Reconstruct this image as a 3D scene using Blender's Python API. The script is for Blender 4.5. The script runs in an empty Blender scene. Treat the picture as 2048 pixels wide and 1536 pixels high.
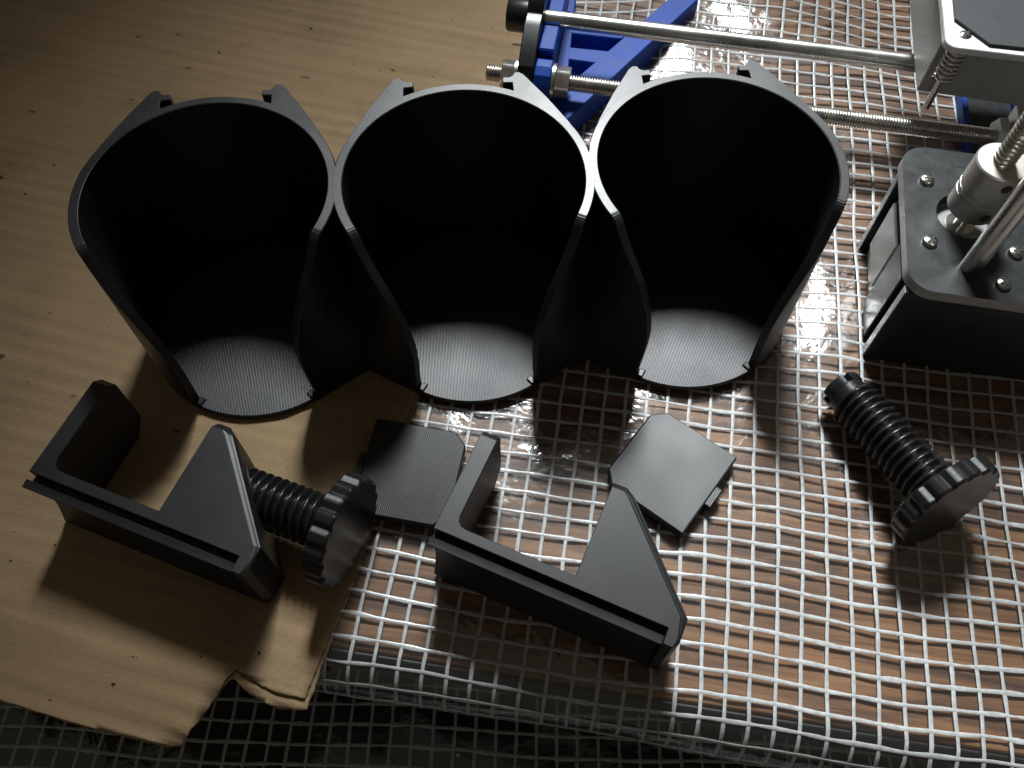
import bpy, bmesh, math, random
from mathutils import Vector, Matrix, noise
R = math.radians
S = 0.001                                   # everything below is written in millimetres
random.seed(7)
sc = bpy.context.scene
C = sc.collection

# ------------------------------------------------------------------ camera, world, light, exposure
cam = bpy.data.cameras.new('camera'); cam_o = bpy.data.objects.new('camera', cam); C.objects.link(cam_o)
cam.sensor_width = 36; cam.lens = 36*1747/2048; cam.clip_start = .01; cam.clip_end = 50
cam_o.matrix_world = (Matrix.Translation(Vector((0.711, -212.4, 316.3))*S) @
                      Matrix.Rotation(-.077, 4, 'Z') @ Matrix.Rotation(.507, 4, 'X') @ Matrix.Rotation(.003, 4, 'Z'))
sc.camera = cam_o
w = bpy.data.worlds.new('World'); sc.world = w; w.use_nodes = True
w.node_tree.nodes['Background'].inputs[0].default_value = (.80, .72, .58, 1)
w.node_tree.nodes['Background'].inputs[1].default_value = .08
L = bpy.data.lights.new('window_light', 'AREA'); L.shape = 'RECTANGLE'; L.size = .36; L.size_y = .30
L.energy = 1.58; L.color = (.94, .985, 1.0); L.spread = R(28.5)
LO = bpy.data.objects.new('window_light', L); C.objects.link(LO)
aim = Vector((185, -85, 0))*S
el, az, dist = R(53.5), R(12), 1.6
LO.location = Vector((20, 0, 0))*S + dist*Vector((math.sin(az)*math.cos(el), math.cos(az)*math.cos(el), math.sin(el)))
LO.rotation_euler = (aim-LO.location).to_track_quat('-Z', 'Y').to_euler()
sc.view_settings.view_transform = 'Standard'; sc.view_settings.look = 'None'
sc.view_settings.exposure = 0; sc.view_settings.gamma = 1; sc.view_settings.use_curve_mapping = False

# ------------------------------------------------------------------ helpers
class MB:
    def __init__(s): s.v = []; s.f = []; s.m = []
    def add(s, vs, fs, m=0):
        o = len(s.v); s.v += [tuple(p) for p in vs]
        for f in fs: s.f.append([i+o for i in f]); s.m.append(m)
    def box(s, x0, x1, y0, y1, z0, z1, m=0):
        s.prism([(x0, y0), (x1, y0), (x1, y1), (x0, y1)], z0, z1, m)
    def prism(s, poly, z0, z1, m=0):
        n = len(poly)
        s.add([(x, y, z0) for x, y in poly]+[(x, y, z1) for x, y in poly],
              [list(range(n))[::-1], list(range(n, 2*n))]+[[i, (i+1) % n, n+(i+1) % n, n+i] for i in range(n)], m)
    def loft(s, rings, m=0, cap0=True, cap1=True, closed=True):
        n = len(rings[0]); vs = [p for r in rings for p in r]; fs = []
        for k in range(len(rings)-1):
            for i in range(n if closed else n-1):
                fs.append([k*n+i, k*n+(i+1) % n, (k+1)*n+(i+1) % n, (k+1)*n+i])
        if cap0: fs.append(list(range(n))[::-1])
        if cap1: fs.append([(len(rings)-1)*n+i for i in range(n)])
        s.add(vs, fs, m)
    def lathe(s, prof, fr, n=32, m=0, cap=True):            # prof: (radius, along); fr(x,y,along)->point
        s.loft([[fr(r*math.cos(2*math.pi*i/n), r*math.sin(2*math.pi*i/n), z) for i in range(n)] for r, z in prof], m, cap, cap)
    def build(s, name, mats, parent=None, smooth=None, bevel=0, seg=1):
        me = bpy.data.meshes.new(name)
        me.from_pydata([(x*S, y*S, z*S) for x, y, z in s.v], [], s.f)
        for mt in (mats if isinstance(mats, (list, tuple)) else [mats]): me.materials.append(mt)
        me.polygons.foreach_set('material_index', s.m)
        bm = bmesh.new(); bm.from_mesh(me); bmesh.ops.recalc_face_normals(bm, faces=bm.faces); bm.to_mesh(me); bm.free()
        me.update()
        if smooth is not None:
            me.polygons.foreach_set('use_smooth', [True]*len(me.polygons)); me.set_sharp_from_angle(angle=R(smooth))
        o = bpy.data.objects.new(name, me); C.objects.link(o)
        if parent: o.parent = parent
        if bevel:
            b = o.modifiers.new('edge', 'BEVEL'); b.width = bevel*S; b.segments = seg; b.limit_method = 'ANGLE'; b.angle_limit = R(40)
            b.harden_normals = False
        return o
def tag(o, label=None, cat=None, group=None, kind=None):
    for k, v in (('label', label), ('category', cat), ('group', group), ('kind', kind)):
        if v: o[k] = v
    return o
def empty(name, loc, rz=0, rx=0, ry=0):
    o = bpy.data.objects.new(name, None); C.objects.link(o); o.empty_display_size = .01
    o.location = Vector(loc)*S; o.rotation_euler = (rx, ry, rz); return o
def frame(origin, axis, up=(0, 0, 1)):                      # point function for a lathe along an axis
    k = Vector(axis).normalized(); i = Vector(up).cross(k)
    if i.length < 1e-4: i = Vector((1, 0, 0)).cross(k)
    i.normalize(); j = k.cross(i); o = Vector(origin)
    return lambda x, y, z: o+i*x+j*y+k*z
ident = lambda x, y, z: (x, y, z)
def nz(x, y, z=0.0): return noise.noise(Vector((x, y, z)))

# ------------------------------------------------------------------ materials
def mat(name):
    m = bpy.data.materials.new(name); m.use_nodes = True; t = m.node_tree
    return m, t, t.nodes['Principled BSDF']
def nd(t, typ, **kw):
    n = t.nodes.new(typ)
    for k, v in kw.items():
        if k.startswith('i_'): n.inputs[k[2:].replace('_', ' ')].default_value = v
        else: setattr(n, k, v)
    return n
def math_(t, op, a, b=None, c=None):
    n = t.nodes.new('ShaderNodeMath'); n.operation = op
    for i, x in enumerate((a, b, c)):
        if x is None: continue
        if isinstance(x, (int, float)): n.inputs[i].default_value = x
        else: t.links.new(x, n.inputs[i])
    return n.outputs[0]
def ramp(t, fac, stops):
    n = t.nodes.new('ShaderNodeValToRGB'); e = n.color_ramp.elements
    while len(e) < len(stops): e.new(.5)
    for q, (p, c) in zip(e, stops): q.position = p; q.color = c if len(c) == 4 else (*c, 1)
    t.links.new(fac, n.inputs[0]); return n.outputs[0]
def noise_tex(t, vec, scale, detail=3, rough=.5, dist=0, typ='FBM'):
    n = nd(t, 'ShaderNodeTexNoise'); n.inputs['Scale'].default_value = scale; n.inputs['Detail'].default_value = detail
    n.inputs['Roughness'].default_value = rough; n.inputs['Distortion'].default_value = dist
    t.links.new(vec, n.inputs['Vector']); return n.outputs['Fac']
def mapping(t, scale=(1, 1, 1), rz=0):
    tc = nd(t, 'ShaderNodeTexCoord'); mp = nd(t, 'ShaderNodeMapping'); mp.inputs['Scale'].default_value = scale
    mp.inputs['Rotation'].default_value = (0, 0, rz); t.links.new(tc.outputs['Object'], mp.inputs[0]); return mp.outputs[0]
def mixc(t, fac, a, b, blend='MIX'):
    n = nd(t, 'ShaderNodeMix', data_type='RGBA', blend_type=blend)
    for k, x in ((0, fac), (6, a), (7, b)):
        if isinstance(x, (int, float)): n.inputs[k].default_value = x
        elif isinstance(x, tuple): n.inputs[k].default_value = (*x, 1)
        else: t.links.new(x, n.inputs[k])
    return n.outputs[2]
def bump(t, h, strength, dist, to):
    b = nd(t, 'ShaderNodeBump'); b.inputs['Strength'].default_value = strength; b.inputs['Distance'].default_value = dist
    t.links.new(h, b.inputs['Height']); t.links.new(b.outputs[0], to); return b

def pla(name, axis=(0, 0, 1), period=.5, depth=.05, rough=.42, col=(.0095, .0098, .0105)):
    """black printed plastic with extrusion lines across `axis` (object space)"""
    m, t, p = mat(name)
    v = mapping(t)
    d = nd(t, 'ShaderNodeVectorMath', operation='DOT_PRODUCT'); d.inputs[1].default_value = Vector(axis).normalized()
    t.links.new(v, d.inputs[0])
    wob = noise_tex(t, v, 60, 2)
    ph = math_(t, 'MULTIPLY_ADD', d.outputs['Value'], 2*math.pi/(period*S), math_(t, 'MULTIPLY', wob, .12))
    s = math_(t, 'SINE', ph)
    fine = noise_tex(t, v, 1500, 3, .6)
    h = math_(t, 'MULTIPLY_ADD', fine, .45, s)
    bump(t, h, 1.0, depth*S, p.inputs['Normal'])
    blot = noise_tex(t, v, 45, 4, .6)
    t.links.new(ramp(t, blot, [(.3, col), (.75, tuple(c*1.55 for c in col))]), p.inputs['Base Color'])
    t.links.new(math_(t, 'MULTIPLY_ADD', blot, .22, rough-.11), p.inputs['Roughness'])
    p.inputs['Specular IOR Level'].default_value = .5
    return m
M_wall = pla('printed_black_wall', (0, 0, 1), .5, .035, .36)
M_floor = pla('printed_black_floor', (1, 0, 0), .62, .018, .37, (.0145, .0155, .0175))
M_clamp = pla('printed_black_clamp', (0, 0, 1), .5, .03, .44)
M_plate = pla('printed_black_plate', (0, 1, 0), .75, .026, .39, (.0125, .013, .014))
M_knob = pla('printed_black_screw', (0, 0, 1), .35, .02, .30)

def simple(name, col, rough=.4, metal=0, var=.15, vs=80, bumpd=.0, spec=.5):
    m, t, p = mat(name); v = mapping(t)
    n = noise_tex(t, v, vs, 5, .6)
    t.links.new(ramp(t, n, [(.25, tuple(c*(1-var) for c in col)), (.75, tuple(min(1, c*(1+var)) for c in col))]), p.inputs['Base Color'])
    t.links.new(math_(t, 'MULTIPLY_ADD', n, .25, max(0.03, rough-.125)), p.inputs['Roughness'])
    p.inputs['Metallic'].default_value = metal; p.inputs['Specular IOR Level'].default_value = spec
    if bumpd: bump(t, noise_tex(t, v, vs*6, 4, .6), 1, bumpd*S, p.inputs['Normal'])
    return m
M_chrome = simple('polished_steel', (.66, .66, .64), .30, 1, .1, 60)
M_zinc = simple('zinc_thread', (.56, .54, .49), .33, 1, .25, 150)
M_nut = simple('zinc_nut', (.72, .71, .67), .30, 1, .15, 120)
M_alu = simple('brushed_aluminium', (.62, .60, .55), .45, 1, .08, 90)
M_alup = simple('pale_aluminium_plate', (.70, .71, .69), .42, .6, .06, 60)
M_blue = simple('blue_plastic', (.005, .055, .34), .5, 0, .18, 60, .02, .3)
M_blackp = simple('black_acrylic', (.016, .018, .019), .38, 0, .35, 160, .015)
M_blackm = simple('black_bracket', (.010, .010, .011), .35, 0, .3, 90, .02)
M_pad = simple('black_bed_pad', (.022, .024, .026), .6, 0, .25, 120, .03)
M_edge = simple('scuffed_acrylic_edge', (.42, .43, .43), .35, 0, .3, 220)
M_motor = simple('motor_housing', (.30, .31, .30), .42, .35, .12, 120)
M_lam = simple('motor_laminations', (.035, .033, .032), .45, .6, .3, 200)
M_screw = simple('nickel_screw', (.66, .64, .58), .22, 1, .12, 200)
M_dark = simple('recess_dark', (.02, .02, .018), .6, 0, .2, 200)
M_gplate = simple('grey_carriage_plate', (.33, .34, .32), .5, .2, .12, 70)

# wood-grain table top
m, t, p = mat('wood_grain_laminate'); M_wood = m
v = mapping(t, (1, 1, 1))
vs_ = mapping(t, (2.4, 34, 26)); g1 = noise_tex(t, vs_, 3.0, 6, .60, 1.4)
vf = mapping(t, (10, 260, 200)); g2 = noise_tex(t, vf, 2.0, 4, .6)
g = math_(t, 'MULTIPLY_ADD', g2, .28, math_(t, 'MULTIPLY', g1, .86))
col = ramp(t, g, [(.44, (.045, .019, .012)), (.52, (.13, .058, .028)), (.60, (.25, .118, .050)), (.70, (.36, .185, .080))])
big = noise_tex(t, mapping(t, (3, 14, 3)), 1.2, 2)
col = mixc(t, math_(t, 'MULTIPLY', big, .30), col, (.22, .105, .05), 'MIX')
t.links.new(col, p.inputs['Base Color']); p.inputs['Roughness'].default_value = .5
bump(t, g2, .5, .1*S, p.inputs['Normal'])
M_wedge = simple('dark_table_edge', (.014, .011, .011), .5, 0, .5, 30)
# dark clutter below the table
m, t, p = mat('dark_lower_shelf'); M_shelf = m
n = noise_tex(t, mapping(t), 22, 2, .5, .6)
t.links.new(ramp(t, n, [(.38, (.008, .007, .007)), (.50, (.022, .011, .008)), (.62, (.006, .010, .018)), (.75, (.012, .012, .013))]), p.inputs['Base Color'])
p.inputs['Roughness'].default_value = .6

# transparent tarp film
m, t, p = mat('clear_film'); M_film = m
t.nodes.remove(p); out = t.nodes['Material Output']
v = mapping(t)
n1 = noise_tex(t, v, 55, 3, .55, .4); n2 = noise_tex(t, v, 190, 3, .6, .5); n3 = noise_tex(t, v, 700, 2, .6)
h = math_(t, 'ADD', math_(t, 'MULTIPLY', n1, 2.6), math_(t, 'MULTIPLY_ADD', n2, .34, math_(t, 'MULTIPLY', n3, .05)))
tr = nd(t, 'ShaderNodeBsdfTransparent'); tr.inputs[0].default_value = (.93, .94, .94, 1)
gl = nd(t, 'ShaderNodeBsdfGlossy'); gl.inputs['Roughness'].default_value = .13; gl.inputs['Color'].default_value = (1, 1, 1, 1)
df = nd(t, 'ShaderNodeBsdfDiffuse'); df.inputs[0].default_value = (.7, .72, .74, 1)
fr = nd(t, 'ShaderNodeFresnel'); fr.inputs[0].default_value = 1.5
bp = bump(t, h, 1.0, .34*S, gl.inputs['Normal']); t.links.new(bp.outputs[0], fr.inputs['Normal'])
mx1 = nd(t, 'ShaderNodeMixShader'); mx1.inputs[0].default_value = .018
t.links.new(tr.outputs[0], mx1.inputs[1]); t.links.new(df.outputs[0], mx1.inputs[2])
mx = nd(t, 'ShaderNodeMixShader'); t.links.new(math_(t, 'MINIMUM', math_(t, 'MULTIPLY', fr.outputs[0], 2.9), .135), mx.inputs[0])
t.links.new(mx1.outputs[0], mx.inputs[1]); t.links.new(gl.outputs[0], mx.inputs[2]); t.links.new(mx.outputs[0], out.inputs[0])

m, t, p = mat('white_thread'); M_thread = m
v = mapping(t); n = noise_tex(t, v, 420, 3, .6)
t.links.new(ramp(t, n, [(.3, (.46, .47, .47)), (.7, (.70, .71, .71))]), p.inputs['Base Color'])
p.inputs['Roughness'].default_value = .38; p.inputs['Coat Weight'].default_value = .5; p.inputs['Coat Roughness'].default_value = .15
tl = nd(t, 'ShaderNodeBsdfTranslucent'); tl.inputs[0].default_value = (.8, .8, .8, 1)
mx = nd(t, 'ShaderNodeMixShader'); mx.inputs[0].default_value = .25; out = t.nodes['Material Output']
t.links.new(p.outputs[0], mx.inputs[1]); t.links.new(tl.outputs[0], mx.inputs[2]); t.links.new(mx.outputs[0], out.inputs[0])
bump(t, noise_tex(t, v, 900, 3, .6), 1, .08*S, p.inputs['Normal'])

# cardboard
def card_mat(name, base):
    m, t, p = mat(name); v = mapping(t)
    fib = noise_tex(t, mapping(t, (1, 3, 1)), 420, 5, .65)
    blot = noise_tex(t, v, 14, 4, .6)
    fl = noise_tex(t, mapping(t, (.6, 9, 1)), 16, 3, .6)
    f = math_(t, 'MULTIPLY_ADD', fib, .30, math_(t, 'MULTIPLY_ADD', blot, .45, math_(t, 'MULTIPLY', fl, .30)))
    col = ramp(t, f, [(.36, tuple(c*.68 for c in base)), (.53, base), (.70, tuple(c*1.18 for c in base))])
    sp = noise_tex(t, mapping(t, (.55, 1.2, 1), .5), 115, 2, .45)
    k = ramp(t, sp, [(.725, (0, 0, 0)), (.76, (.8, .8, .8))])
    col = mixc(t, k, col, (.035, .020, .012))
    sp2 = noise_tex(t, v, 300, 2, .4); k2 = ramp(t, sp2, [(.75, (0, 0, 0)), (.77, (1, 1, 1))])
    col = mixc(t, k2, col, (.05, .03, .02))
    st = noise_tex(t, v, 26, 3, .6); k3 = ramp(t, st, [(.66, (0, 0, 0)), (.76, (.45, .45, .45))])
    col = mixc(t, k3, col, tuple(c*.45 for c in base))
    t.links.new(col, p.inputs['Base Color']); p.inputs['Roughness'].default_value = .8
    p.inputs['Specular IOR Level'].default_value = .25
    bump(t, math_(t, 'MULTIPLY_ADD', fl, 1.2, fib), .8, .12*S, p.inputs['Normal'])
    return m
M_card = card_mat('kraft_cardboard', (.335, .232, .130))
M_cardedge = simple('torn_cardboard_edge', (.22, .135, .065), .9, 0, .5, 400, .1)

# ------------------------------------------------------------------ setting: lower shelf, table, tarp, cardboard
TA = R(-13)                                               # table axes are turned against the cup row
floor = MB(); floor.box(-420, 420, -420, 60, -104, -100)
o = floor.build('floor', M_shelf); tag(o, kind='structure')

EDGE = -148.7
table = empty('table', (0, 0, -3.4), TA)
tag(table, 'brown wood-grain tabletop beneath the clear mesh tarp', 'table')
b = MB(); b.box(-420, 460, EDGE+1.5, 420, -16, -0.2); b.build('table_top', M_wood, table, bevel=1.5, seg=3)
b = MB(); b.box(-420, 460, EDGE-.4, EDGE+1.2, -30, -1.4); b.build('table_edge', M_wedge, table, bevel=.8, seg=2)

def ripple(a, b):
    h = .9*nz(a/70, b/55, 1.3)+1.1*nz(a/31, b/36, 5.1)+.14*nz(a/11, b/11, 8.7)
    # the sheet bellies up towards the back, behind the cups
    k = max(0, b-112); h += .0021*k*k/(1+.012*k)*max(0, min(1, (a-20)/60))*max(0, min(1, (190-a)/60))
    h += 2.7*math.exp(-((a-159)/13)**2-((b-8)/52)**2)        # fold beside the right-hand cup
    k = min(1, max(0, (a-60)/90))*min(1, max(0, (-20-b)/60))
    h += 1.1*k*max(0, nz(a/38, b/60, 12.4))
    return h
prof = [(EDGE, 0.0)]                                     # the tarp rolls over the table edge and curls under
for k in range(60):
    ang_k = R(18)+min(1, k/25)*R(86)
    prof.append((prof[-1][0]-1.0*math.cos(ang_k), prof[-1][1]-1.0*math.sin(ang_k)))
def tarp_pt(a, l, lift=0):
    if l >= EDGE:
        r = ripple(a, l); e = min(1, (l-EDGE)/12)
        return (a, l, -2.2+r*(.5+.5*e)+lift)
    k = min(len(prof)-1.001, EDGE-l); i = int(k); f = k-i
    p0, p1 = prof[i], prof[i+1]
    db, dz = p1[0]-p0[0], p1[1]-p0[1]
    nb, nzv = dz, -db                                     # outward normal
    r = ripple(a, l)*.5 + 1.5*nz(a/60, 3.3, 2)*min(1, (EDGE-l)/20)
    r += lift
    return (a, p0[0]+db*f+nb*r, -2.2+p0[1]+dz*f+nzv*r)
def ribbon(fn, n, wid, th, wob):
    """flat thread: fn(t)->(point centre fn of lateral offset); returns MB"""
    mb = MB(); rings = []
    for i in range(n+1):
        rings.append(fn(i/n))
    mb.loft(rings); return mb
def thread_ring(ptfn, along, c, wid, th, vertical, base):
    q = []
    for u, l in ((-.5, .0), (-.32, 1.0), (.32, 1.0), (.5, .0), (.3, -.25), (-.3, -.25)):
        if vertical: q.append(ptfn(c+u*wid, along, base+l*th))
        else: q.append(ptfn(along, c+u*wid, base+l*th))
    return q
def make_tarp(root, ptfn, a0, a1, l0, l1, ca, cl, pa, pl, seed, keep=None):
    # film
    da = 3.0
    na = int((a1-a0)/da); nl = int((l1-l0)/da); f = MB()
    vs = [ptfn(a0+(a1-a0)*i/na, l0+(l1-l0)*j/nl, 0) for j in range(nl+1) for i in range(na+1)]
    f.add(vs, [[j*(na+1)+i, j*(na+1)+i+1, (j+1)*(na+1)+i+1, (j+1)*(na+1)+i] for j in range(nl) for i in range(na)])
    f.build('film', M_film, root, smooth=180)
    k = math.ceil((a0-pa)/ca)
    while pa+k*ca < a1:                                   # warp threads
        c = pa+k*ca; mb = MB(); rings = []
        n = int((l1-l0)/3.2)
        for i in range(n+1):
            l = l0+(l1-l0)*i/n
            x = c+2.1*nz(c/60, l/75, seed)+.42*nz(c/9, l/15, seed+3)
            wd = 1.34+.4*nz(c*3.1, l/6, seed+5)
            rings.append(thread_ring(ptfn, l, x, wd, .15, True, .10))
        mb.loft(rings); mb.build('thread', M_thread, root, smooth=60); k += 1
    k = math.ceil((l0-pl)/cl)
    while pl+k*cl < l1:                                   # weft threads
        c = pl+k*cl; mb = MB(); rings = []
        n = int((a1-a0)/3.0)
        for i in range(n+1):
            a = a0+(a1-a0)*i/n
            y = c+2.5*nz(a/70, c/60, seed+9)+.5*nz(a/14, c/9, seed+12)
            wd = 1.36+.95*nz(a/7, c*2.7, seed+15)
            rings.append(thread_ring(ptfn, a, y, max(.7, wd), .15, False, .22))
        mb.loft(rings); mb.build('thread', M_thread, root, smooth=60); k += 1
tarp = empty('tarp', (0, 0, 0), TA)
tag(tarp, 'clear plastic tarp with white thread grid spread over the wooden tabletop', 'tarp')
make_tarp(tarp, tarp_pt, -270, 330, EDGE-42, 285, 8.8, 8.05, 122.7, -119.5, 1.0)
def low_pt(a, l, lift=0):
    return (a, l, 2.2*nz(a/60, l/50, 30.3)+.8*nz(a/20, l/22, 33.1)+lift)
tarp2 = empty('tarp', (0, 0, -84), R(-7))
tag(tarp2, 'dim lower sheet of mesh tarp lying below the table edge', 'tarp')
make_tarp(tarp2, low_pt, -250, 240, -290, -120, 8.8, 8.4, 0, 0, 41.0)

# cardboard sheet, own axes along its flutes
CA = R(-19.5); ca_, sa_ = math.cos(CA), math.sin(CA)
def to_card(x, y): return (ca_*x+sa_*y, -sa_*x+ca_*y)
outline = [(98, 300), (77, 255), (48, 174), (10, 64), (-27, -43.5), (-50.6, -114), (-61.5, -143), (-66.5, -155.5), (-76, -153), (-84.5, -148.5),
           (-91, -144), (-94, -147), (-98, -153.5), (-105, -161), (-110, -167), (-114, -166.8), (-132, -161.5), (-149, -156.5), (-176, -147), (-340, -90), (-340, 300)]
def rough_line(pts, step, amp, seed):
    q = []
    for i, a in enumerate(pts):
        b = pts[(i+1) % len(pts)]; d = math.dist(a, b); n = max(1, int(d/step)) if d < 260 else 4
        for k in range(n):
            f = k/n; x = a[0]+(b[0]-a[0])*f; y = a[1]+(b[1]-a[1])*f
            q.append((x+amp*nz(x/3, y/3, seed), y+amp*nz(x/3, y/3, seed+7)))
    return q
def card_z(u, v):
    z = -.42+.30*math.sin(2*math.pi*v/7.6+.9*nz(u/90, v/40, 4))*(.55+.9*nz(u/70, v/30, 17)) + .30*nz(u/45, v/25, 9)
    # bend beyond the crease that lies just outside the table edge
    c0, c1 = to_card(-176, -117), to_card(-96, -145)
    line = c0[1]+(c1[1]-c0[1])*(u-c0[0])/(c1[0]-c0[0])
    d = line-v
    if d > 0: z -= (d*d/(d+3.0))*.30
    elif d > -4: z -= .35*(1+d/4)
    return min(z, 0.0)
def card_mesh(name, pts, off, thick, mats, parent, amp=.5):
    bm = bmesh.new()
    loc = [to_card(x, y) for x, y in rough_line(pts, 1.6, amp, 2.0+off)]
    vsb = [bm.verts.new((x, y, 0)) for x, y in loc]; bm.faces.new(vsb)
    us = [p[0] for p in loc]; vv = [p[1] for p in loc]
    def cuts(lo, hi, st, nrm, k):
        c = lo+st
        while c < hi:
            co = [0, 0, 0]; co[k] = c
            bmesh.ops.bisect_plane(bm, geom=bm.verts[:]+bm.edges[:]+bm.faces[:], plane_co=co, plane_no=nrm, dist=1e-4); c += st
    cuts(min(vv), max(vv), 1.9, (0, 1, 0), 1)
    cuts(min(us), max(us), 11, (1, 0, 0), 0)
    bmesh.ops.triangulate(bm, faces=[f for f in bm.faces if len(f.verts) > 4])
    for q in bm.verts: q.co.z = card_z(q.co.x, q.co.y)+off
    for q in bm.verts: q.co *= S
    for f in bm.faces:
        if f.normal.z < 0: f.normal_flip()
        f.smooth = True
    me = bpy.data.meshes.new(name); bm.to_mesh(me); bm.free()
    for q in mats: me.materials.append(q)
    o = bpy.data.objects.new(name, me); C.objects.link(o); o.parent = parent
    s = o.modifiers.new('thickness', 'SOLIDIFY'); s.thickness = thick*S; s.offset = -1; s.material_offset_rim = 1
    return o
card = empty('cardboard_sheet', (0, 0, 0), CA)
tag(card, 'worn brown corrugated cardboard sheet with torn bent corner and dark specks', 'cardboard')
card_mesh('upper_liner', outline, 0, 1.0, [M_card, M_cardedge], card)
low = [(x+(1.2 if y > -150 else -.8), y) for x, y in outline]
low[7] = (-66.0, -159.5); low[8] = (-77, -158); low[9] = (-86, -152.5); low[10] = (-92, -146.5)
card_mesh('lower_liner', low, -1.25, .7, [M_card, M_cardedge], card, .7)

# ------------------------------------------------------------------ triple cup holder
RI, RO, H, SP = 42.5, 45.9, 84.5, 89.95
holder = empty('cup_holder', (0, 0, 0))
tag(holder, 'black printed holder of three joined open-front cups', 'cup holder')
CUT = [(84.5, 62.5), (84.1, 61), (83, 59.2), (80, 56.8), (76, 53.4), (70, 48), (65, 43.6), (60, 40), (53, 36.6), (46, 34), (40, 32.4), (33, 31.3), (24, 31.2), (14, 31.8), (2.6, 32.6), (0, 32.6)]
def cut(z):
    for (z1, d1), (z0, d0) in zip(CUT, CUT[1:]):
        if z0 <= z <= z1: return d0+(d1-d0)*(z-z0)/(z1-z0)
    return CUT[0][1]
def cup_wall(Ht):
    zs = [0.0, .6, 2.6]+[2.6+(Ht-2.6)*(i/60) for i in range(1, 60)]+[Ht]
    N = 150; mb = MB(); n = N+1; nzr = len(zs); vs = []
    for rad, bot in ((RI, 0), (RO, 1)):
        for z in zs:
            r = rad-(.6 if (bot and z == 0) else 0)
            d0 = cut(z*84.5/Ht)
            for i in range(n):
                th = R(-90+d0+(360-2*d0)*i/N); vs.append((r*math.cos(th), r*math.sin(th), z))
    fs = []; off = n*nzr
    for k in range(nzr-1):
        for i in range(N):
            fs.append([k*n+i, (k+1)*n+i, (k+1)*n+i+1, k*n+i+1])
            fs.append([off+k*n+i, off+k*n+i+1, off+(k+1)*n+i+1, off+(k+1)*n+i])
        for i in (0, N): fs.append([k*n+i, off+k*n+i, off+(k+1)*n+i, (k+1)*n+i])
    for i in range(N):
        fs.append([i, i+1, off+i+1, off+i]); k = nzr-1
        fs.append([k*n+i, off+k*n+i, off+k*n+i+1, k*n+i+1])
    mb.add(vs, fs); return mb
hook = [(-45.2, 8), (-44.4, 12.6), (-39.6, 23.8), (-32.6, 37), (-24.9, 49.6), (-23.2, 50.9), (-21.6, 50.8), (-20.6, 49.0), (-19.2, 48.3), (-17.2, 48.5),
        (-16.7, 47.2), (-16.9, 45.6), (-20.4, 45.4), (-20.4, 39.8), (-30, 32.4), (-39.5, 19.5), (-43.5, 6)]
for ci, cx in enumerate((-SP, 0, SP)):
    Ht = (H-.06, H, H-.03)[ci]
    cup = cup_wall(Ht).build('cup', M_wall, holder, smooth=35, bevel=.3)
    cup.location = Vector((cx, 0, 0))*S
    f = MB(); pr_ = []
    for r, z in ((42.9, 0.0), (RO-.05, .55), (RO-.05, 2.2), (RO-.5, 2.65), (20, 2.62), (.05, 2.62)):
        pr_.append([(r*math.cos(2*math.pi*i/96), r*math.sin(2*math.pi*i/96), z) for i in range(96)])
    f.loft(pr_)
    fl = f.build('cup_floor', M_floor, cup, smooth=30)
    for s in (-1, 1):                                    # small print blobs where the cut meets the floor
        q = MB(); th = R(-90+s*30.6); er = Vector((math.cos(th), math.sin(th), 0)); et = Vector((-er.y, er.x, 0))
        q.loft([[tuple(er*(rr)+et*(tt)+Vector((0, 0, z))) for rr, tt in ((42.0, -1.5), (45.6, -1.1), (45.6, 1.1), (41.6, 1.3))] for z in (1.0, 3.5)])
        q.build('cut_corner', M_wall, cup, bevel=.45, seg=2)
    for s in (-1, 1):
        hp = [(x*(-s), y) for x, y in hook]
        q = MB(); q.prism(hp, 0, Ht-(.12 if s < 0 else .15)); ho = q.build('rail_hook', M_wall, holder, bevel=.25); ho.location = Vector((cx, 0, 0))*S
for cx in (-SP/2, SP/2):                                 # V-shaped webs between the cups, widening towards the base
    q = MB(); rings = []
    for k in range(25):
        z = 78*k/24; f = 1-z/78
        ya = 9.3+17*f**.9
        D = math.hypot(SP/2, ya); t_ = math.sqrt(max(.01, D*D-RO*RO)); ac = math.atan2(ya, SP/2)-math.asin(min(1, RO/D))
        px, py = t_*math.cos(ac), -ya+t_*math.sin(ac)
        a0 = math.atan2(py, px-SP/2); a1 = -math.pi+math.asin(5/44.2)   # follow the inside of the cup wall back to the joint
        back = [(SP/2+44.2*math.cos(a0+(a1-a0)*u/4), 44.2*math.sin(a0+(a1-a0)*u/4)) for u in range(5)]
        pts = [(0, -ya-.01), (px, py)]+back+[(-x, y) for x, y in back[::-1]]+[(-px, py)]
        rings.append([(x, y, z) for x, y in pts])
    q.loft(rings); o = q.build('web', M_wall, holder, smooth=30); o.location = Vector((cx, 0, .02))*S

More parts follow.
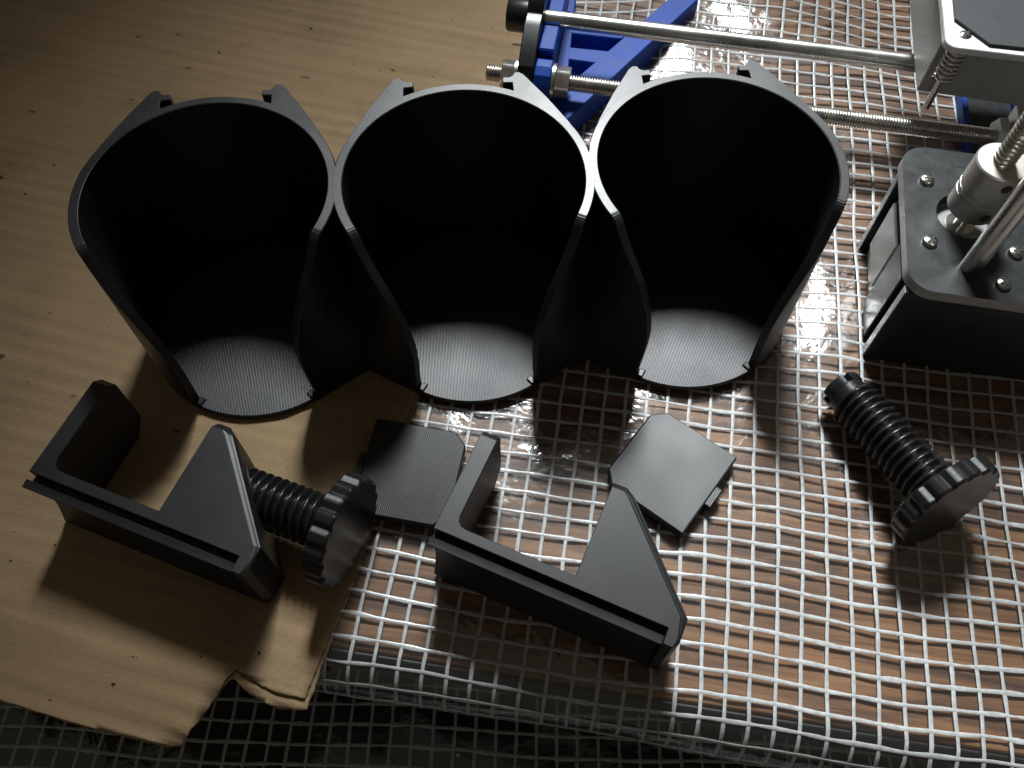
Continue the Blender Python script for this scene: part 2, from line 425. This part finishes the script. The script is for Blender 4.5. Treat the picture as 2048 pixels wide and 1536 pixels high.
# ------------------------------------------------------------------ clamp brackets
W = 36.0
def make_clamp(loc, rz, label):
    r = empty('clamp_bracket', loc, rz); tag(r, label, 'clamp', 'printed clamp brackets')
    # rail: neck and flange with a hollow outer face (fits the round cup backs), swept along s
    arc = [(0.2+3.6*math.sin(math.pi*k/14), .6+(W-2.4)*k/14) for k in range(15)]
    sec = [(3.4, 0), (0.2, 0)]+arc+[(3.4, W-1.5), (3.6, W-5), (6.0, W-5), (6.0, 0)]
    q = MB(); q.loft([[(s, tt, z) for tt, z in sec] for s in (-2.6, 80.95)]); q.build('rail', M_clamp, r, smooth=25, bevel=.3)
    # C-shaped frame: spine, fixed jaw, screw jaw and the stop at the end of the rail in one outline
    def ring(z, far, top):
        k = 1 if top else 0
        return [(x, y, z) for x, y in [(-2.5, 5.8), (81, 5.8), (81, .35), (84.3, .35), (86-1.2*k, 3), (86-2.6*k, 11.2-.6*k), (56.6-2.6*k, 44.4-.7*k-(47.2-far)*.4),
                (52.5-.7*k, far), (47.6, far), (47.6, 9.7), (7.8, 9.7), (5.9, 10.1), (4.6, 11.4), (4.0, 13.4), (4.0, far), (-2.5, far)]]
    q = MB(); q.loft([ring(0, 40.5, 0), ring(7, 47.2, 0), ring(W-3.4, 47.2, 0), ring(W-.85, 44.9, 0), ring(W, 44.2, 1)])
    q.build('frame', M_clamp, r, bevel=.22)
    return r
clamp1 = make_clamp((-157.7, -85.6, .02), math.atan2(-37.1, 77.3), 'black clamp bracket with thumb screw fitted, lying on the cardboard')
clamp2 = make_clamp((-18.4, -116.2, -1.4), math.atan2(-40.1, 75.9), 'black clamp bracket without a screw, lying on the mesh tarp')
# threaded hole collar seen on the outer face of the fitted clamp
q = MB(); q.lathe([(10.9, 0), (10.9, .5), (9.0, .5), (9.0, 0)], frame((66.6, 33.2, 18), (.749, .662, 0)), 40); q.build('screw_hole', M_dark, clamp1, smooth=40)

def make_screw(a, b, label, length, r=9.9):
    """thumb screw: a = tip end of the axis, b = centre of the outer knob face"""
    a, b = Vector(a), Vector(b)
    root = bpy.data.objects.new('thumb_screw', None); C.objects.link(root); root.empty_display_size = .01
    k = (b-a).normalized(); root.location = a*S; root.rotation_euler = k.to_track_quat('Z', 'Y').to_euler()
    tag(root, label, 'thumb screw', 'printed thumb screws')
    kt = 8.5; z1 = length-kt; P = 3.25
    rings = []; n = 56; z0 = 7.0; steps = int((z1-z0)/.36)
    for j in range(steps+1):
        z = z0+(z1-z0)*j/steps; ring = []
        for i in range(n):
            th = 2*math.pi*i/n; ph = ((z/P-th/(2*math.pi)) % 1)
            tri = 1-abs(2*ph-1)
            d = min(1, max(0, tri*1.5-.15)); env = min(1, (z-z0)/2.5)
            rr = r-2.1+2.1*d*env+.08*nz(th*6, z*2, 3)
            ring.append((rr*math.cos(th), rr*math.sin(th), z))
        rings.append(ring)
    q = MB(); q.loft(rings); q.build('shaft', M_knob, root, smooth=50)
    # slotted tip
    q = MB(); lobes = 4
    for i in range(lobes):
        t0, t1 = 2*math.pi*i/lobes+.16, 2*math.pi*(i+1)/lobes-.16; ar = [t0+(t1-t0)*u/10 for u in range(11)]
        sec = lambda ro, ri, z: [(ro*math.cos(x), ro*math.sin(x), z) for x in ar]+[(ri*math.cos(x), ri*math.sin(x), z) for x in ar[::-1]]
        q.loft([sec(7.9, 5.2, 0), sec(8.4, 5.0, .8), sec(8.4, 5.0, 3.2), sec(7.8, 4.8, 4.4)])
    q.lathe([(7.8, 3.9), (7.8, 7.4)], ident, 40)
    q.build('slotted_tip', M_knob, root, smooth=40)
    # knob with scalloped grip
    q = MB(); lob = 18; n = lob*10; rings = []
    for z, rk, amp in ((z1-2.5, 8.2, 0), (z1-.6, 9.2, 0), (z1+.2, 15, .2), (z1+.8, 19.5, .7), (z1+1.6, 20.6, 1), (z1+7.4, 20.6, 1), (length-.4, 20.2, 1), (length, 19.6, .9)):
        rings.append([((rk-amp*1.35*(.5-.5*math.cos(lob*th))**2.6)*math.cos(th), (rk-amp*1.35*(.5-.5*math.cos(lob*th))**2.6)*math.sin(th), z) for th in (2*math.pi*i/n for i in range(n))])
    q.loft(rings); q.build('knob', M_knob, root, smooth=22)
    return root
def cl1(s, t_, z):
    e = math.atan2(-37.1, 77.3); return (-157.7+math.cos(e)*s-math.sin(e)*t_, -85.6+math.sin(e)*s+math.cos(e)*t_, z)
make_screw(cl1(49.5, 30.5, 18.0), cl1(107.5, 30.2, 20.9), 'black thumb screw threaded into the clamp on cardboard', 58)
make_screw((145.2, -52.6, 8.6), (167.8, -110.9, 19.6), 'loose black thumb screw lying alone on the mesh tarp', 63.5)

# ------------------------------------------------------------------ square end plates
def make_plate(p1, wdir, z, label, tilt=0):
    ang = math.atan2(wdir[1], wdir[0])                    # local x runs along the tab side, y into the plate
    r = empty('end_plate', (p1[0], p1[1], z), ang); tag(r, label, 'plate', 'printed square plates')
    sgn = 1
    Lx, Ly, c = 39.8, 37.4, 5.2
    poly = [(0, 0), (Lx, 0), (Lx, Ly-c), (Lx-c, Ly), (c, Ly), (0, Ly-c)]
    q = MB(); q.prism(poly, 0, 5.2); q.build('panel', M_plate, r, bevel=.5)
    q = MB(); q.prism([(15.4, -2.5), (24.4, -2.5), (24.4, .4), (15.4, .4)], .4, 5.0); q.build('tab', M_plate, r, bevel=.3)
    return r
# plate beside the clamp: y axis must point to the right, so mirror by turning the tab side around
def plate_from(p1, wv, nv, z, label):
    p2 = (p1[0]+wv[0]*39.8, p1[1]+wv[1]*39.8)
    # local x along wv if nv is to its left, else start from the other end
    if wv[0]*nv[1]-wv[1]*nv[0] > 0: return make_plate(p1, wv, z, label)
    return make_plate(p2, (-wv[0], -wv[1]), z, label)
plate_from((-40.9, -51.6), (-.258, -.966), (.966, -.258), .05, 'black square plate resting half on the cardboard edge')
plate_from((99.6, -78.6), (-.669, -.743), (-.743, .669), -1.3, 'black square plate lying wholly on the mesh tarp')

# ------------------------------------------------------------------ desktop printer (its corner in view)
PR = empty('desktop_printer', (184.7, 15.7, -2), R(-14.5))
tag(PR, 'blue and black desktop printer frame with steel rods and lead screw', 'printer')
def rod_thread(mb, fr, r, l0, l1, pitch, n=18):
    rings = []; z = l0
    while z < l1:
        for d, rr in ((0, r-.62), (.22, r-.55), (.5, r), (.72, r)):
            rings.append([fr(rr*math.cos(2*math.pi*i/n), rr*math.sin(2*math.pi*i/n), z+d*pitch) for i in range(n)])
        z += pitch
    mb.loft(rings)
ZT, ZS = 24, 37
q = MB(); rod_thread(q, frame((0, 60.5, ZT), (1, 0, 0)), 3.95, -192, 75, 1.25); q.build('threaded_rod', M_zinc, PR, smooth=25)
def nut(a, th, af=13, m=M_nut, name='nut', ch=True):
    q = MB(); fr = frame((a, 60.5, ZT), (1, 0, 0)); n = 48; rings = []
    for z, k in ((0, .90), (.9, 1), (th-.9, 1), (th, .90)):
        ring = []
        for i in range(n):
            th_ = 2*math.pi*i/n; hexr = af/2/math.cos(((th_+R(20)) % R(60))-R(30)); rr = min(hexr, af/2*1.15*(1 if k == 1 else .93))
            ring.append(fr(rr*math.cos(th_), rr*math.sin(th_), z))
        rings.append(ring)
    q.loft(rings); return q.build(name, m, PR, smooth=25)
nut(-184.5, 6.5)
nut(-158.5, 6.8)
for a in (-178, -160.2):
    q = MB(); q.lathe([(8.2, 0), (8.2, 1.5)], frame((a, 60.5, ZT), (1, 0, 0)), 36); q.build('washer', M_nut, PR, smooth=40)
q = MB(); fr = frame((0, 87.5, ZS), (1, 0, 0)); q.lathe([(3.4, -182), (4.0, -181.4), (4.0, 60)], fr, 40); q.build('smooth_rod', M_chrome, PR, smooth=40)
# black end bracket: boss round the smooth rod, web down to the threaded rod
q = MB()
def xprism(mb, poly, x0, x1): mb.loft([[(x, y, z) for y, z in poly] for x in (x0, x1)])
circ = lambda cy, cz, r, a0, a1, n: [(cy+r*math.cos(R(a0+(a1-a0)*i/n)), cz+r*math.sin(R(a0+(a1-a0)*i/n))) for i in range(n+1)]
arm = circ(60.5, ZT, 9.5, -150, 20, 14)+[(74, ZT+10), (79, ZS-4)]+circ(92, ZS+1, 13, -70, 150, 16)+[(73, ZS+7), (56, ZT+10)]
xprism(q, arm, -176.3, -168.5); q.build('end_bracket', M_blackm, PR, smooth=30, bevel=.5)
q = MB(); q.lathe([(7.2, -186.5), (7.9, -185.6), (7.9, -176)], fr, 36); q.build('rod_cap', M_blackm, PR, smooth=40)
q = MB(); xprism(q, [(95, -1), (128, -1), (128, ZS+14), (95, ZS+14)], -176.5, -169.6); q.build('bracket_wall', M_blackm, PR, bevel=.5)
# blue clamp block beside the bracket and the truss foot
q = MB(); q.lathe([(9.6, -168.2), (10.0, -167.6), (10.0, -161), (9.6, -160.4)], frame((0, 60.5, ZT), (1, 0, 0)), 14); q.build('blue_collar', M_blue, PR, smooth=20)
q = MB(); q.box(-168.3, -160.5, 66, 128, ZT-1, ZT+13); q.build('blue_block', M_blue, PR, bevel=.8)
def truss():
    ZB, ZH = 0, 15
    outer = [(-169, 130), (-99, 143), (-100.5, 136), (-151, 46), (-160, 56)]
    holes = [[(-157, 107), (-130, 107.5), (-136, 96.5), (-152, 95.5)], [(-151, 88), (-138, 87), (-145.5, 73.5), (-156.5, 76)], [(-163, 131), (-124, 138), (-128, 122), (-161, 119)]]
    def bars():
        # members built one by one and welded into a single truss plate
        out = [[(-169.5, 150), (-160, 150), (-152, 44), (-161, 56)],
               [(-161, 56), (-150.5, 45.5), (-95, 145), (-106, 150)],
               [(-164, 119.5), (-126, 123), (-131, 107), (-163, 106.5)],
               [(-163, 96), (-134, 97), (-139, 87), (-161, 87.5)],
               [(-162, 77), (-143, 75), (-150, 58), (-161.5, 60)]]
        return out
    return bars(), ZB, ZH
bars, ZB, ZH = truss()
tr_root = None
for i, pl in enumerate(bars):
    q = MB(); q.prism(pl, ZB, ZH-.05*i)
    o = q.build('truss_foot' if i == 0 else 'truss_bar', M_blue, PR if i == 0 else tr_root, bevel=.5)
    if i == 0: tr_root = o
# far blue side strut with its nuts
q = MB(); q.prism([(41, 52), (44, 52), (44, 120), (41, 120)], 0, 6); q.build('side_strut', M_blue, PR, bevel=.4)
q = MB(); q.prism([(44.2, 51), (66, 51), (66, 120), (44.2, 120)], 0, 4); q.build('base_panel', M_blackp, PR, bevel=.4)
q = MB(); q.prism([(66.2, 52), (70, 52), (70, 120), (66.2, 120)], 0, 12); q.build('side_strut', M_blue, PR, bevel=.4)
q = MB(); q.lathe([(8.5, 43.5), (9.2, 44.2), (9.2, 47.5), (8.5, 48)], frame((0, 60.5, ZT), (1, 0, 0)), 6); q.build('wing_nut', M_alup, PR, bevel=.4)
q = MB(); q.prism([(49, 55), (55, 55), (57, 62), (55, 72), (49, 70)], ZT+4, ZT+13); q.build('rod_clip', M_alup, PR, bevel=1.2, seg=3)

# motor mount
def rrect(x0, x1, y0, y1, r, n=7):
    p = []
    for cx, cy, a in ((x1-r, y1-r, 0), (x0+r, y1-r, 90), (x0+r, y0+r, 180), (x1-r, y0+r, 270)):
        p += [(cx+r*math.cos(R(a+90*i/n)), cy+r*math.sin(R(a+90*i/n))) for i in range(n+1)]
    return p
ZP = 52
hole_c, hole_r = (14.2, -15.5), 11.2
def plate_with_hole(name, poly, z0, z1, c, r, mats, parent):
    """polygon plate with one round through hole"""
    n = 64; mb = MB()
    def edge(a):
        dx, dy = math.cos(a), math.sin(a); best = 1e9
        for i in range(len(poly)):
            (x1, y1), (x2, y2) = poly[i], poly[(i+1) % len(poly)]
            ex, ey = x2-x1, y2-y1; det = ex*dy-ey*dx
            if abs(det) < 1e-9: continue
            tt = (ex*(y1-c[1])-ey*(x1-c[0]))/det; u = (dx*(y1-c[1])-dy*(x1-c[0]))/det
            if tt > 0 and -1e-6 <= u <= 1+1e-6: best = min(best, tt)
        return best
    angs = sorted(set([2*math.pi*i/n for i in range(n)]+[math.atan2(y-c[1], x-c[0]) % (2*math.pi) for x, y in poly]))
    rings = [[(c[0]+r*math.cos(a), c[1]+r*math.sin(a), z0) for a in angs], [(c[0]+edge(a)*math.cos(a), c[1]+edge(a)*math.sin(a), z0) for a in angs],
             [(c[0]+edge(a)*math.cos(a), c[1]+edge(a)*math.sin(a), z1) for a in angs], [(c[0]+r*math.cos(a), c[1]+r*math.sin(a), z1) for a in angs],
             [(c[0]+r*math.cos(a), c[1]+r*math.sin(a), z0) for a in angs]]
    mb.loft(rings, 0, False, False)
    mb.m = [1 if (i//len(angs)) == 1 else 0 for i in range(len(mb.f))]
    return mb.build(name, mats, parent, smooth=25)
mp = plate_with_hole('mount_plate', rrect(-9.2, 70, -54.8, 18.4, 10), ZP-5, ZP, hole_c, hole_r, [M_blackp, M_edge], PR)
def screw_head(parent, x, y, z, r=2.9, tilt=.4):
    q = MB(); q.lathe([(r, z-.2), (r, z+.7), (r*.88, z+1.5), (r*.55, z+2.0), (.05, z+2.15)], lambda a, b, c: (x+a, y+b, c), 28)
    for k in range(2):
        a = tilt+k*math.pi/2; dx, dy = math.cos(a)*r*.62, math.sin(a)*r*.62; ex, ey = -math.sin(a)*.42, math.cos(a)*.42
        q.prism([(x-dx-ex, y-dy-ey), (x+dx-ex, y+dy-ey), (x+dx+ex, y+dy+ey), (x-dx+ex, y-dy+ey)], z+1.0, z+2.2+.01*k, 1)
    return q.build('screw', [M_screw, M_dark], parent, smooth=35)
for x, y, tl in ((0, 0, .3), (-.4, -31.5, .9), (31.4, -31.2, .2), (25.4, -47.1, .6), (40, -48.5, .1)): screw_head(mp, x, y, ZP, tilt=tl)
for x0, x1, y0, y1 in ((10.6, 22, 9.6, 13.8), (14.4, 20.6, -52, -47.2), (33, 40, -53.2, -50)):   # panel tenons showing in the plate
    q = MB(); q.box(x0, x1, y0, y1, ZP-4, ZP+.12); q.build('tenon', M_blackp, mp, bevel=.15)
q = MB(); q.box(-8, 70, -53.2, -49.4, -1, ZP-5.05); q.build('front_panel', [M_blackp], PR, bevel=.25)
q = MB(); q.box(-8.35, -8.03, -53.0, -49.6, -.8, ZP-5.2); q.build('panel_edge', M_edge, PR)
q = MB(); xprism(q, [(5.3, -1), (9.2, -1), (9.2, ZP-5.1), (5.3, ZP-5.1)], -8.2, 68); q.build('back_panel', M_blackp, PR, bevel=.25)
q = MB(); q.box(-8.5, -8.22, 5.5, 9.0, -.8, ZP-5.2); q.build('panel_edge', M_edge, PR)
mo = MB(); mo.prism(rrect(-5.4, 36.8, -36.6, 5.2, 4), 34, ZP-5.1); mot = mo.build('motor', M_motor, PR, smooth=40, bevel=.4)
q = MB(); q.prism(rrect(-5.0, 36.4, -36.2, 4.8, 3), 12, 34); q.build('motor_core', M_lam, mot, smooth=40)
q = MB(); q.prism(rrect(-5.4, 36.8, -36.6, 5.2, 4), 1, 12); q.build('motor_base', M_motor, mot, smooth=40, bevel=.4)
q = MB(); q.box(-7.6, -5.2, -24, 0, 10, 38); q.build('motor_connector', M_motor, mot, bevel=.6)
q = MB(); q.box(-8.2, -4.8, -44, -26.5, 2, 44); q.build('side_block', M_blackp, PR, bevel=.4)
# motor shaft, coupler, lead screw, guide rod
cxy = (14.2, -15.5)
q = MB(); q.lathe([(2.5, ZP-8), (2.5, ZP+9)], lambda a, b, c: (cxy[0]+a, cxy[1]+b, c), 24); q.build('motor_shaft', M_chrome, PR, smooth=40)
q = MB(); q.lathe([(5.6, ZP-5.2), (5.6, ZP-4.6), (3.4, ZP-4.6)], lambda a, b, c: (cxy[0]+a, cxy[1]+b, c), 32); q.build('motor_collar', M_screw, PR, smooth=30)
q = MB(); q.lathe([(5.5, ZP+5.0), (9.0, ZP+5.0), (9.5, ZP+5.6), (9.5, ZP+14), (9.2, ZP+14.1), (9.2, ZP+14.5), (9.5, ZP+14.6), (9.5, ZP+17), (9.2, ZP+17.1), (9.2, ZP+17.5), (9.5, ZP+17.6), (9.5, ZP+29.4), (9.0, ZP+30), (5.5, ZP+30)], lambda a, b, c: (cxy[0]+a, cxy[1]+b, c), 48)
cp = q.build('coupler', M_alu, PR, smooth=30)
for zz in (9.5, 25.5):
    q = MB(); d = Vector((.25, -.97, 0)); q.lathe([(1.9, 0), (1.9, .3), (.05, .32)], frame((cxy[0]+d.x*9.35, cxy[1]+d.y*9.35, ZP+zz), d), 20); q.build('grub_screw', M_dark, cp, smooth=30)
q = MB(); rod_thread(q, lambda a, b, c: (cxy[0]+a, cxy[1]+b, c), 4.0, ZP+29, ZP+110, 2.0, 24); q.build('lead_screw', M_zinc, PR, smooth=25)
q = MB(); q.lathe([(4.0, ZP-6), (4.0, ZP+120)], lambda a, b, c: (14.2+a, -41+b, c), 40); q.build('guide_rod', M_chrome, PR, smooth=40)
# heated bed corner on its carriage
ZB_ = 80
q = MB(); q.prism(rrect(-1.8, 80, 45.3, 120, 5), ZB_-3, ZB_); bed = q.build('bed_plate', M_alup, PR, smooth=40, bevel=.3)
q = MB(); q.prism([(2.6, 121), (2.4, 61.4), (15.2, 48.3), (80, 49.5), (80, 121)], ZB_+.02, ZB_+1.3); q.build('bed_pad', M_pad, bed, bevel=.2)
screw_head(bed, 6.4, 53.6, ZB_-1.2, 2.7, .7)
q = MB(); q.lathe([(1.5, ZB_-38), (1.5, ZB_-1)], lambda a, b, c: (6.4+a, 53.6+b, c), 16); q.build('levelling_screw', M_zinc, bed, smooth=40)
q = MB(); n = 300; turns = 8.5; rings = []
for i in range(n+1):
    f = i/n; a = 2*math.pi*turns*f; z = ZB_-3.2-f*19; c = Vector((6.4+3.6*math.cos(a), 53.6+3.6*math.sin(a), z)); o1 = Vector((math.cos(a), math.sin(a), 0)); o2 = Vector((0, 0, 1))
    rings.append([tuple(c+.58*(o1*math.cos(u)+o2*math.sin(u))) for u in (2*math.pi*k/8 for k in range(8))])
q.loft(rings); q.build('spring', M_screw, bed, smooth=60)
q = MB(); q.prism([(1, 58.5), (80, 55.5), (80, 130), (0, 130)], ZB_-34, ZB_-8); q.build('carriage_plate', M_gplate, PR, bevel=.4)
